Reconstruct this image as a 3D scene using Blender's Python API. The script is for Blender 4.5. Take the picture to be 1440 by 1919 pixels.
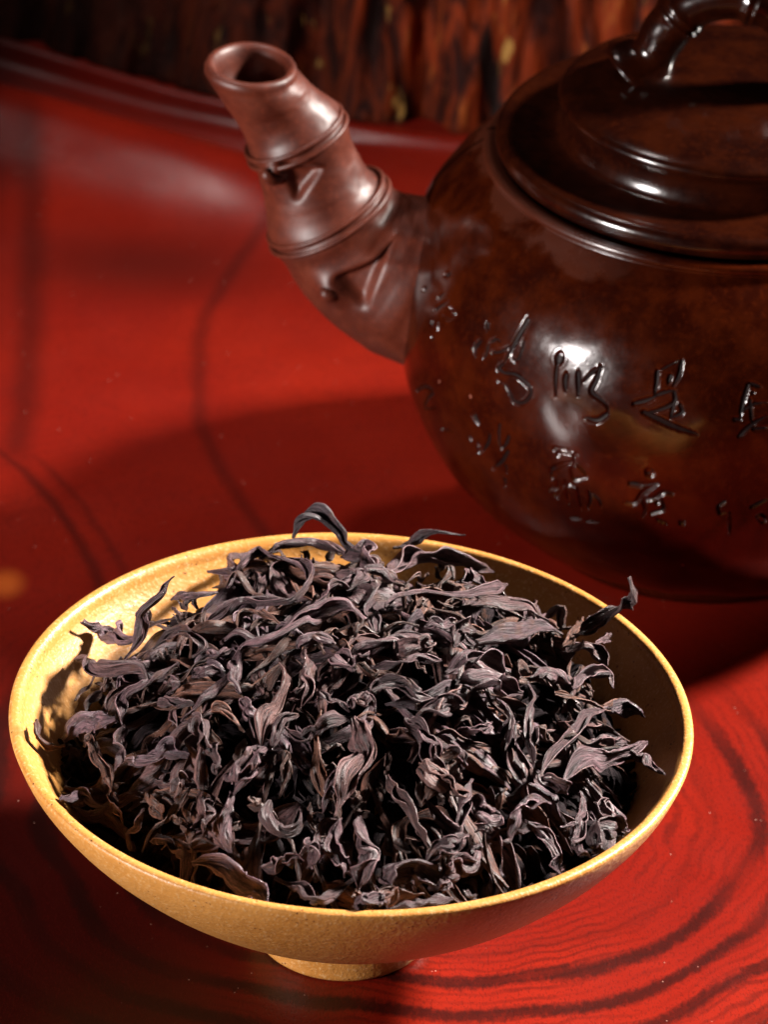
import bpy, math
import numpy as np

# ------------------------------------------------------------------ clear
for o in list(bpy.data.objects):
    bpy.data.objects.remove(o)
scn = bpy.context.scene
col = scn.collection

# ------------------------------------------------------------------ camera
cam = bpy.data.cameras.new('camera')
cam_ob = bpy.data.objects.new('camera', cam)
col.objects.link(cam_ob)
CAM = np.array([0.003974948581268579, -0.6077560320808384, 0.4573494061213172])
PITCH, ROLL = 0.5451647408869977, 0.048509462734547155
fwd = np.array([0, math.cos(PITCH), -math.sin(PITCH)])
rgt = np.array([1.0, 0, 0])
upv = np.cross(rgt, fwd)
r2 = math.cos(ROLL)*rgt + math.sin(ROLL)*upv
u2 = -math.sin(ROLL)*rgt + math.cos(ROLL)*upv
from mathutils import Matrix, Vector
m = Matrix.Identity(4)
for i in range(3):
    m[i][0], m[i][1], m[i][2], m[i][3] = r2[i], u2[i], -fwd[i], CAM[i]
cam_ob.matrix_world = m
cam.sensor_fit = 'VERTICAL'
cam.sensor_height = 24.0
cam.lens = 7818.0/1919*24.0
cam.clip_start, cam.clip_end = 0.02, 20
cam.dof.use_dof = True
cam.dof.focus_distance = 0.722
cam.dof.aperture_fstop = 20
scn.camera = cam_ob

# ------------------------------------------------------------------ world, lamps, exposure
w = bpy.data.worlds.new('World')
scn.world = w
w.use_nodes = True
w.node_tree.nodes['Background'].inputs[0].default_value = (1.0, .82, .75, 1)
w.node_tree.nodes['Background'].inputs[1].default_value = 0.002


def area(name, loc, target, sx, sy, watts, color, spread=180, spin=0):
    d = bpy.data.lights.new(name, 'AREA')
    d.shape = 'RECTANGLE'
    d.size, d.size_y = sx, sy
    d.energy, d.color = watts, color
    d.spread = math.radians(spread)
    o = bpy.data.objects.new(name, d)
    q = (Vector(target) - Vector(loc)).to_track_quat('-Z', 'Y')
    o.rotation_mode = 'QUATERNION'
    from mathutils import Quaternion
    o.rotation_quaternion = q @ Quaternion((0, 0, 1), math.radians(spin))
    o.location = loc
    col.objects.link(o)
    return o


# hard key lamp from the right, softbox from the left
area('key_lamp', (.87, .43, .74), (.03, -.02, .03), .14, .14, 3.4, (1, .93, .86), 34)
area('soft_box', (-.50, -.27, .168), (.09, .14, .06), .118, .064, .50, (1, .93, .90), 40, 0)
area('top_light', (-.28, .33, .95), (-.075, .225, 0), .10, .08, .17, (1, .90, .86), 24, 0)

scn.view_settings.view_transform = 'Standard'
scn.view_settings.look = 'None'
scn.view_settings.exposure = 0
scn.view_settings.gamma = 1
scn.cycles.use_denoising = True
scn.cycles.use_adaptive_sampling = True
scn.cycles.adaptive_threshold = .02
scn.cycles.max_bounces = 8
scn.cycles.diffuse_bounces = 2

# ------------------------------------------------------------------ helpers
rng = np.random.default_rng(7)
# ---- shared measures (metres): bowl rim radius, bowl height, teapot axis
BR, BH = 0.06, 0.0479
PX, PY = 0.0693, 0.150


def hermite(pr, n):
    """smooth curve through the points pr, n samples evenly along its length"""
    pr = np.array(pr, float)
    t = np.r_[0, np.cumsum(np.linalg.norm(np.diff(pr, axis=0), axis=1))]
    m = np.gradient(pr, t, axis=0) if len(pr) > 2 else np.repeat(((pr[1] - pr[0]) / t[1])[None], 2, 0)
    tt = np.linspace(0, t[-1], n)
    i = np.clip(np.searchsorted(t, tt, side='right') - 1, 0, len(t) - 2)
    h = (t[i + 1] - t[i])[:, None]
    s = (tt - t[i])[:, None] / h
    return ((2*s**3 - 3*s**2 + 1)*pr[i] + (s**3 - 2*s**2 + s)*h*m[i]
            + (-2*s**3 + 3*s**2)*pr[i + 1] + (s**3 - s**2)*h*m[i + 1])


BOWL_OUT = [(.27, .132), (.38, .181), (.50, .255), (.65, .364), (.80, .495), (.92, .632), (.98, .73), (1.0, .785)]


def bowl_inner(r):
    o = np.array(BOWL_OUT)
    return np.interp(np.asarray(r)/BR, np.r_[0, o[:, 0] - .035, .975], np.r_[.145, o[:, 1] + .030, .80])*BR


def heap(x, y):
    q = np.hypot(x - .001, y - .006)/.054
    return BH - .0070 + .0228*(1 - np.minimum(q, 1.3)**2) + .0012*np.sin(90*x + 1)*np.cos(110*y)


def surf(x, y):
    r = np.hypot(x, y)
    return np.maximum(heap(x, y), bowl_inner(r) + .0015)


def body_profile(n):
    return hermite([(.036, .0035), (.047, .0105), (.0572, .0225), (.0630, .037), (.0645, .049),
                    (.0634, .0605), (.0598, .0708), (.0535, .0795), (.0485, .0838)], n)



def noise2(x, y, seed=0):
    """smooth value noise in -1..1"""
    g = np.random.default_rng(seed).uniform(-1, 1, (64, 64))
    x, y = np.broadcast_arrays(np.asarray(x, float), np.asarray(y, float))
    i, j = np.floor(x).astype(int), np.floor(y).astype(int)
    a, b = x - i, y - j
    a, b = a*a*(3 - 2*a), b*b*(3 - 2*b)
    i0, i1, j0, j1 = i % 64, (i + 1) % 64, j % 64, (j + 1) % 64
    return (g[i0, j0]*(1 - a) + g[i1, j0]*a)*(1 - b) + (g[i0, j1]*(1 - a) + g[i1, j1]*a)*b


def fbm(x, y, seed=0, oct=4):
    return sum(noise2(x*2**k, y*2**k, seed + k)*.5**k for k in range(oct))


def quads(n, mm, wrap=False):
    """faces of an n x mm vertex grid (rows n); wrap joins last column to first"""
    c = mm if wrap else mm - 1
    i, j = np.meshgrid(np.arange(n - 1), np.arange(c), indexing='ij')
    j2 = (j + 1) % mm
    return np.stack([i*mm + j, i*mm + j2, (i + 1)*mm + j2, (i + 1)*mm + j], -1).reshape(-1, 4)


def link(name, data, parent=None, **props):
    o = bpy.data.objects.new(name, data)
    col.objects.link(o)
    if parent is not None:
        o.parent = parent
    for k, v in props.items():
        o[k] = v
    return o


def mesh(name, V, Fq, mat, smooth=True):
    V = np.asarray(V, np.float32).reshape(-1, 3)
    Fq = np.asarray(Fq, np.int32)
    me = bpy.data.meshes.new(name)
    me.vertices.add(len(V))
    me.vertices.foreach_set('co', V.ravel())
    k = Fq.shape[1]
    me.loops.add(Fq.size)
    me.loops.foreach_set('vertex_index', Fq.ravel())
    me.polygons.add(len(Fq))
    me.polygons.foreach_set('loop_start', np.arange(len(Fq), dtype=np.int32)*k)
    me.polygons.foreach_set('use_smooth', np.full(len(Fq), smooth))
    me.update(calc_edges=True)
    me.validate()
    if mat:
        me.materials.append(mat)
    return me


def obj(name, V, Fq, mat, parent=None, **props):
    return link(name, mesh(name, V, Fq, mat), parent, **props)


def lathe(prof, cx, cy, n=192, wob=0.0):
    prof = np.asarray(prof, float)
    th = np.linspace(0, 2*np.pi, n, endpoint=False)
    r = prof[:, :1]*(1 + wob*np.sin(2*th + .7) + wob*.6*np.sin(3*th + 2))
    V = np.stack([cx + r*np.cos(th), cy + r*np.sin(th), np.repeat(prof[:, 1:2], n, 1)
                  + wob*.02*np.sin(2*th + 1)], -1)
    return V, quads(len(prof), n, True)


def thing(name, loc, **props):
    o = link(name, None, None, **props)
    o.location = loc
    return o


def tube(path, rad, n=32, cap=True, upref=(0, 1, 0)):
    P = np.asarray(path, float)
    rad = np.broadcast_to(np.asarray(rad, float), (len(P),))
    T = np.gradient(P, axis=0)
    T /= np.linalg.norm(T, axis=1, keepdims=True)
    B = np.array(upref, float)[None] - (T@np.array(upref, float))[:, None]*T
    B /= np.linalg.norm(B, axis=1, keepdims=True)
    N = np.cross(T, B)
    th = np.linspace(0, 2*np.pi, n, endpoint=False)
    V = P[:, None] + rad[:, None, None]*(np.cos(th)[None, :, None]*B[:, None] + np.sin(th)[None, :, None]*N[:, None])
    if cap:
        V = np.concatenate([np.repeat(P[:1, None], n, 1), V, np.repeat(P[-1:, None], n, 1)])
    return V, quads(len(V), n, True)


# ------------------------------------------------------------------ materials
def material(name):
    mt = bpy.data.materials.new(name)
    mt.use_nodes = True
    nt = mt.node_tree
    return mt, nt, nt.nodes['Principled BSDF']


class G:
    """tiny node-graph helper"""
    def __init__(s, nt):
        s.nt = nt

    def n(s, t, **kw):
        nd = s.nt.nodes.new(t)
        for k, v in kw.items():
            setattr(nd, k, v)
        return nd

    def put(s, sock, v):
        if hasattr(v, 'is_output'):
            s.nt.links.new(v, sock)
        else:
            sock.default_value = v

    def math(s, op, a, b=0.0, c=0.0, clamp=False):
        nd = s.n('ShaderNodeMath', operation=op, use_clamp=clamp)
        for k, v in enumerate((a, b, c)):
            s.put(nd.inputs[k], v)
        return nd.outputs[0]

    def mix(s, f, a, b, mode='MIX'):
        nd = s.n('ShaderNodeMix', data_type='RGBA', blend_type=mode)
        s.put(nd.inputs['Factor'], f)
        s.put(nd.inputs[6], a)
        s.put(nd.inputs[7], b)
        return nd.outputs[2]

    def ramp(s, f, lo, hi, a=0.0, b=1.0):
        nd = s.n('ShaderNodeMapRange', interpolation_type='SMOOTHSTEP')
        for k, v in enumerate((f, lo, hi, a, b)):
            s.put(nd.inputs[k], v)
        return nd.outputs[0]

    def noise(s, vec, scale, detail=3, rough=.5, dist=0.0):
        nd = s.n('ShaderNodeTexNoise')
        s.put(nd.inputs['Vector'], vec)
        nd.inputs['Scale'].default_value = scale
        nd.inputs['Detail'].default_value = detail
        nd.inputs['Roughness'].default_value = rough
        nd.inputs['Distortion'].default_value = dist
        return nd.outputs['Fac']

    def vor(s, vec, scale, out='Distance'):
        nd = s.n('ShaderNodeTexVoronoi')
        s.put(nd.inputs['Vector'], vec)
        nd.inputs['Scale'].default_value = scale
        return nd.outputs[out]

    def map(s, vec, sc, loc=(0, 0, 0)):
        nd = s.n('ShaderNodeMapping')
        s.put(nd.inputs['Vector'], vec)
        nd.inputs['Scale'].default_value = sc
        nd.inputs['Location'].default_value = loc
        return nd.outputs[0]

    def pos(s):
        return s.n('ShaderNodeNewGeometry').outputs['Position']

    def xyz(s, v):
        nd = s.n('ShaderNodeSeparateXYZ')
        s.put(nd.inputs[0], v)
        return nd.outputs

    def bump(s, h, dist, strength=1.0):
        nd = s.n('ShaderNodeBump')
        s.put(nd.inputs['Height'], h)
        nd.inputs['Distance'].default_value = dist
        nd.inputs['Strength'].default_value = strength
        return nd.outputs[0]


def rgb(r, g, b):
    return (r, g, b, 1)


FAR_LINES = [(3.259, -1.3795, .1064, .0034, .50, .12, .31), (-4.44, .7308, -.0796, .0026, .65, .085, .20), (-4.44, .7308, -.0735, .0020, .4, .085, .18), (-.4425, .1274, -.0847, .006, .6, .15, .33)]


def mat_table():
    mt, nt, bs = material('red_lacquered_wood')
    g = G(nt)
    P = g.pos()
    X, Y, Z = g.xyz(P)
    wob = g.math('SUBTRACT', g.noise(P, 10, 2, .5), .5)
    wob2 = g.math('SUBTRACT', g.noise(P, 40, 3, .55), .5)
    # growth rings in the near part of the board
    dx = g.math('SUBTRACT', X, .012)
    dy = g.math('SUBTRACT', Y, .046)
    r = g.math('SQRT', g.math('ADD', g.math('MULTIPLY', dx, dx), g.math('MULTIPLY', dy, dy)))
    ph = g.math('ADD', r, g.math('ADD', g.math('MULTIPLY', wob, .030), g.math('MULTIPLY', wob2, .0060)))
    fray = g.math('SUBTRACT', g.noise(g.map(P, (1, .5, 1)), 900, 3, .65), .5)
    sn = g.math('ADD', g.math('SINE', g.math('MULTIPLY_ADD', ph, 2*math.pi/.0105, math.pi/2 - 2*math.pi*.063/.0105)), g.math('MULTIPLY', fray, 1.5))
    line = g.math('MULTIPLY', g.ramp(sn, -.20, 1.0), g.ramp(ph, .050, .060))
    strength = g.math('MULTIPLY', g.ramp(g.noise(P, 26, 2), .28, .60, .25, 1), g.ramp(Y, .05, .10, 1.0, .0))
    line = g.math('MULTIPLY', line, strength)
    # a few single grain lines farther back
    def far_line(c2, c1, c0, wd, amt, y0, y1):
        xc = g.math('ADD', g.math('ADD', g.math('MULTIPLY', g.math('MULTIPLY', Y, Y), c2), g.math('MULTIPLY', Y, c1)), c0)
        xc = g.math('ADD', xc, g.math('MULTIPLY', wob2, .004))
        e = g.math('ABSOLUTE', g.math('SUBTRACT', X, xc))
        m_ = g.math('MULTIPLY', g.ramp(e, 0, wd, amt, 0), g.ramp(Y, y0, y0 + .02))
        return g.math('MULTIPLY', m_, g.ramp(Y, y1 - .03, y1, 1, 0))
    for a_ in FAR_LINES:
        line = g.math('MAXIMUM', line, far_line(*a_))
    sn3 = g.math('ADD', g.math('SINE', g.math('MULTIPLY', g.math('ADD', ph, g.math('MULTIPLY', g.noise(P, 30, 3, .6), .012)), 2*math.pi/.0027)), g.math('MULTIPLY', fray, 2.2))
    fine_ring = g.math('MULTIPLY', g.ramp(sn3, -.2, 1.2), g.math('MULTIPLY', g.ramp(Y, .05, .13, .55, .12), g.ramp(g.noise(P, 38, 3, .6), .35, .7, .1, 1)))
    cloud = g.ramp(g.noise(P, 9, 4, .6), .35, .7)
    base = g.mix(cloud, rgb(.125, .0052, .0024), rgb(.185, .0092, .0032))
    # lower left: bowl shadow and lamp falloff painted into the wood colour
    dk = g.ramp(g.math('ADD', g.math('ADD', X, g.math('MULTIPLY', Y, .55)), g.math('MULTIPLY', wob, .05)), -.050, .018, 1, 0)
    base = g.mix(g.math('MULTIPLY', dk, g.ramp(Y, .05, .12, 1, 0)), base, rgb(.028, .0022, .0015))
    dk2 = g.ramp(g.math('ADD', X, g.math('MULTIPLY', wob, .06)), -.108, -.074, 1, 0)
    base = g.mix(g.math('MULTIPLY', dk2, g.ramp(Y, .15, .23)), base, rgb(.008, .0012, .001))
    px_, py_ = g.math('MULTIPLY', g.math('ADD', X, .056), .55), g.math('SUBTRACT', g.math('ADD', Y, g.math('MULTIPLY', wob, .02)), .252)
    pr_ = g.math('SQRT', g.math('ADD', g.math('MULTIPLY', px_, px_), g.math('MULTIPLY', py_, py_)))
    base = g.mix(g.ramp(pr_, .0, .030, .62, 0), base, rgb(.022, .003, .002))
    # short fine pores across the grain
    pores = g.noise(g.map(P, (1, .45, 1)), 2200, 2, .6)
    pm = g.ramp(pores, .50, .66)
    base = g.mix(g.math('MULTIPLY', pm, .42), base, rgb(.05, .003, .002))
    base = g.mix(fine_ring, base, rgb(.035, .003, .002))
    base = g.mix(g.math('MULTIPLY', line, .84), base, rgb(.012, .0025, .002))
    # scattered dust
    dust = g.math('MULTIPLY', g.ramp(g.vor(P, 520), .05, .10, 1, 0), g.ramp(g.noise(P, 330, 1), .60, .64))
    base = g.mix(g.math('MULTIPLY', dust, .6), base, rgb(.45, .25, .20))
    # one rubbed spot of bare wood at the left
    sx, sy = g.math('SUBTRACT', X, -.0725), g.math('MULTIPLY', g.math('SUBTRACT', Y, .1105), .7)
    sp = g.math('SQRT', g.math('ADD', g.math('MULTIPLY', sx, sx), g.math('MULTIPLY', sy, sy)))
    base = g.mix(g.ramp(sp, .0005, .0055, .75, 0), base, rgb(.42, .085, .012))
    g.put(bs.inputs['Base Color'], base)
    g.put(bs.inputs['Roughness'], g.math('MULTIPLY', g.ramp(Z, .0016, .0060, 1, .75), g.math('ADD', g.math('MULTIPLY', g.noise(P, 60, 3), .14), .24)))
    bs.inputs['Specular IOR Level'].default_value = .22
    h = g.math('ADD', g.math('MULTIPLY', pm, -.4), g.math('MULTIPLY', line, -.6))
    h = g.math('ADD', h, g.math('MULTIPLY', g.noise(P, 500, 3), .5))
    g.put(bs.inputs['Normal'], g.bump(h, .00006, .5))
    return mt


def mat_bark():
    mt, nt, bs = material('weathered_bark')
    g = G(nt)
    P = g.pos()
    q = g.map(P, (1, 1, .28))
    a = g.noise(q, 110, 4, .65, 1.2)
    b = g.noise(g.map(P, (1, 1, .22), (3, 1, 2)), 240, 3, .6)
    c = g.mix(g.ramp(a, .36, .66), rgb(.022, .003, .0012), rgb(.30, .040, .0065))
    c = g.mix(g.ramp(b, .60, .72), c, rgb(.36, .085, .014))
    fl = g.noise(g.map(P, (1, 1, .35), (7, 2, 5)), 150, 3, .6)
    c = g.mix(g.ramp(fl, .64, .71), c, rgb(.50, .28, .07))
    dk = g.noise(g.map(P, (1, 1, .08), (5, 3, 1)), 95, 2, .5)
    c = g.mix(g.ramp(dk, .62, .70), c, rgb(.012, .006, .005))
    c = g.mix(g.ramp(g.math('ADD', g.xyz(P)[0], g.math('MULTIPLY', g.noise(P, 25, 2), .05)), -.05, .05, .9, 0), c, rgb(.014, .003, .0015))  # left side darkened in colour, painted lamp falloff
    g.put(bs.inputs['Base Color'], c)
    bs.inputs['Roughness'].default_value = .7
    bs.inputs['Specular IOR Level'].default_value = .15
    g.put(bs.inputs['Normal'], g.bump(g.math('ADD', a, b), .002, .7))
    return mt


def mat_bowl():
    mt, nt, bs = material('ochre_clay')
    g = G(nt)
    P = g.pos()
    c = g.mix(g.ramp(g.noise(P, 70, 4, .6), .3, .7), rgb(.43, .178, .036), rgb(.50, .228, .056))
    sand = g.noise(P, 1500, 2, .6)
    c = g.mix(g.ramp(sand, .52, .72), c, rgb(.57, .32, .125))
    sp = g.vor(P, 900)
    c = g.mix(g.math('MULTIPLY', g.ramp(sp, .12, .24, 1, 0), g.ramp(g.noise(P, 260, 1), .52, .6)), c, rgb(.16, .055, .015))
    g.put(bs.inputs['Base Color'], c)
    g.put(bs.inputs['Roughness'], g.math('ADD', g.math('MULTIPLY', sand, .25), .28))
    bs.inputs['Specular IOR Level'].default_value = .4
    h = g.math('ADD', g.math('MULTIPLY', sand, .7), g.noise(P, 520, 2))
    g.put(bs.inputs['Normal'], g.bump(h, .00020, .7))
    return mt


def mat_pot(name, c1, c2, rough, wear=False):
    mt, nt, bs = material(name)
    g = G(nt)
    P = g.pos()
    c = g.mix(g.ramp(g.noise(P, 120, 5, .65), .35, .68), c1, c2)
    c = g.mix(g.math('MULTIPLY', g.ramp(g.noise(P, 900, 3, .6), .5, .7), .3), c, rgb(*(v*1.7 for v in c2[:3])))
    rg = g.math('ADD', g.math('MULTIPLY', g.noise(P, 420, 4, .65), .12), rough - .06)
    if wear:
        X, Y, Z = g.xyz(P)
        n = g.math('ADD', g.math('MULTIPLY', g.math('SUBTRACT', g.noise(P, 55, 4, .6), .5), .016), Z)
        wm = g.ramp(n, .0808, .0826)
        wm = g.math('MULTIPLY', wm, g.ramp(X, .032, .058, 1, .0))
        c = g.mix(g.math('MULTIPLY', wm, .6), c, rgb(.045, .010, .0045))
        sp = g.ramp(g.noise(P, 210, 2, .5), .755, .775)
        c = g.mix(g.math('MULTIPLY', sp, .7), c, rgb(.26, .09, .06))
        rg = g.math('ADD', rg, g.math('MULTIPLY', wm, .15))
    g.put(bs.inputs['Base Color'], c)
    g.put(bs.inputs['Roughness'], rg)
    bs.inputs['Specular IOR Level'].default_value = .06 if name == 'groove_clay' else .38 if name == 'spout_clay' else .42
    h = g.math('ADD', g.noise(P, 800, 3, .6), g.math('MULTIPLY', g.noise(P, 160, 2), 1.5))
    g.put(bs.inputs['Normal'], g.bump(h, .00004, .5))
    return mt


def mat_leaf(per_object=True):
    mt, nt, bs = material('dried_leaf' if per_object else 'dried_leaf_pile')
    g = G(nt)
    tc = g.n('ShaderNodeTexCoord')
    P = g.pos()
    uv = g.n('ShaderNodeAttribute', attribute_name='grain').outputs['Vector']
    if per_object:
        oi = g.n('ShaderNodeObjectInfo')
        colr = oi.outputs['Color']
        off = g.n('ShaderNodeVectorMath', operation='ADD')
        cb = g.n('ShaderNodeCombineXYZ')
        g.put(cb.inputs[0], g.math('MULTIPLY', oi.outputs['Random'], 40))
        g.put(cb.inputs[2], g.math('MULTIPLY', oi.outputs['Random'], 17))
        g.put(off.inputs[0], uv)
        g.put(off.inputs[1], cb.outputs[0])
        uvo = off.outputs[0]
    else:
        colr = rgb(.010, .006, .007)  # near black: unlit depth of the heap painted into the leaf colour
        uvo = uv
    vein = g.noise(g.map(uvo, (4.2, .75, 1)), 2.2, 5, .68, .5)
    fine = g.noise(P, 2600, 3, .6)
    patch = g.noise(P, 330, 3, .6)
    c = g.mix(g.ramp(vein, .38, .66), g.mix(.72, colr, rgb(.014, .008, .010)), g.mix(1.0, colr, rgb(1.45, 1.45, 1.45), 'MULTIPLY'))
    mg = g.ramp(g.math('ABSOLUTE', g.xyz(uv)[0]), .88, .98, 0, .30)
    c = g.mix(mg, c, g.mix(1.0, colr, rgb(1.9, 1.75, 1.75), 'MULTIPLY'))
    c = g.mix(g.math('MULTIPLY', g.ramp(fine, .50, .72), .6), c, g.mix(1.0, colr, rgb(1.9, 1.75, 1.75), 'MULTIPLY'))
    c = g.mix(g.math('MULTIPLY', g.ramp(patch, .54, .70), .55), c, rgb(.105, .045, .028))
    g.put(bs.inputs['Base Color'], c)
    bs.inputs['Roughness'].default_value = .45 if per_object else .7
    bs.inputs['Specular IOR Level'].default_value = .45 if per_object else .1
    h = g.math('ADD', g.math('MULTIPLY', vein, 1.6), g.math('MULTIPLY', fine, .30))
    g.put(bs.inputs['Normal'], g.bump(h, .00070, 1.0))
    return mt


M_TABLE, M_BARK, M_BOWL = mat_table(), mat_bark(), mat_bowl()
M_POT = mat_pot('dark_brown_clay', rgb(.011, .0012, .0003), rgb(.027, .0036, .0006), .15, True)
M_LID = mat_pot('dark_lid_clay', rgb(.006, .0009, .0004), rgb(.015, .0024, .0006), .18)
M_SPOUT = mat_pot('spout_clay', rgb(.050, .0080, .0032), rgb(.088, .0165, .0070), .46)
M_INK = mat_pot('groove_clay', rgb(.006, .003, .003), rgb(.010, .005, .0045), .42)
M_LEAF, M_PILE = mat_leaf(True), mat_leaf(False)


# ------------------------------------------------------------------ table and bark behind it
def ridge_y(x):
    return np.interp(x, [-.5, -.20, -.10, -.038, .005, .06, .2, .5], [.47, .405, .366, .3325, .3235, .322, .345, .44])


def smooth_ridge(x):
    return (ridge_y(x - .02) + ridge_y(x - .01) + ridge_y(x) + ridge_y(x + .01) + ridge_y(x + .02))/5


nx = 220
xs = np.linspace(-.5, .5, nx)
d_front = np.linspace(.75, .09, 60)
d_back = np.linspace(.088, -.016, 150)
dd = np.r_[d_front, d_back]
XX, DD = np.meshgrid(xs, dd, indexing='ij')
YY = smooth_ridge(XX) - DD
left = 1/(1 + np.exp((XX + .012)/.012))
ZZ = .0105*np.exp(-((DD - .042)/.017)**2)*left
bead = np.exp(-(np.abs(DD - .001)/.0030)**2.4)
ZZ += bead*(.0036*left + .0016*(1 - left))*(1 + .12*noise2(XX*60, 0*XX, 3))
ZZ -= .0018*np.exp(-((DD - .0095)/.005)**2)*left
ZZ += .0005*fbm(XX*25, YY*25, 11, 3)*np.clip((YY - .07)/.08, 0, 1)
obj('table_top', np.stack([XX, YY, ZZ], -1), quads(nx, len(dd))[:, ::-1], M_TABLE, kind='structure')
nx, nz = 900, 90
xs, zs = np.linspace(-.5, .5, nx), np.linspace(-.006, .085, nz)
XX, ZZ = np.meshgrid(xs, zs, indexing='ij')
gro = .0030*noise2(XX*110, ZZ*14, 21) + .0018*noise2(XX*230, ZZ*30, 22) + .0010*noise2(XX*420, ZZ*90, 23)
crack = -.006*np.clip(noise2(XX*75 + .4*noise2(XX*20, ZZ*25, 5), ZZ*9, 25) - .55, 0, 1)
YY = smooth_ridge(XX) + .0085 + .20*ZZ - gro - crack + .004*noise2(XX*18, ZZ*10, 26)
fr = [np.stack([XX, YY, ZZ], -1), np.stack([XX, YY + .06, ZZ], -1)]
V = np.concatenate([fr[0], fr[1][:, ::-1]], 1)
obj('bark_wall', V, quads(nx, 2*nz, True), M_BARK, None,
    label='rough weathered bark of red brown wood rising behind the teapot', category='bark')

# ------------------------------------------------------------------ bowl
bowl = thing('clay_bowl', (0, 0, 0), label='shallow ochre sandy clay bowl on small foot, full of tea leaves', category='bowl')
o = np.array(BOWL_OUT)
outer = hermite(np.r_[[(.0, .118), (.14, .120)], o]*BR, 60)
lip = np.array([(.999, .7905), (.993, .7965), (.984, .7985), (.974, .7965), (.9665, .7895)])*BR
ri = np.linspace(.955, 0.0, 40)*BR
inner = np.stack([ri, bowl_inner(ri)], 1)
inner[:, 1] = np.convolve(np.r_[[inner[0, 1]]*2, inner[:, 1], [inner[-1, 1]]*2], np.ones(5)/5, 'valid')
inner[0, 1] = .762*BR
pr = np.r_[outer, hermite(np.r_[outer[-1:], lip, inner[:1]], 22)[1:-1], inner]
V, Fq = lathe(pr, 0, 0, 256, .0022)
obj('bowl_wall', V, Fq, M_BOWL, bowl)
ft = hermite(np.array([(.276, .15), (.270, .08), (.266, .030), (.264, .006), (.257, .0), (.215, .0), (.207, .010), (.205, .05), (.205, .13)])*BR, 40)
V, Fq = lathe(ft, 0, 0, 128, .001)
obj('foot_ring', V, Fq, M_BOWL, bowl)

# ------------------------------------------------------------------ teapot
pot = thing('teapot', (PX, PY, 0), label='dark brown clay teapot with bamboo spout and engraved characters', category='teapot')
pot_inv = Matrix.Translation((-PX, -PY, 0))


def part(name, V, Fq, mat, parent, **props):
    V = np.asarray(V, float).reshape(-1, 3) - np.array([PX, PY, 0])
    return obj(name, V, Fq, mat, parent, **props)


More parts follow.
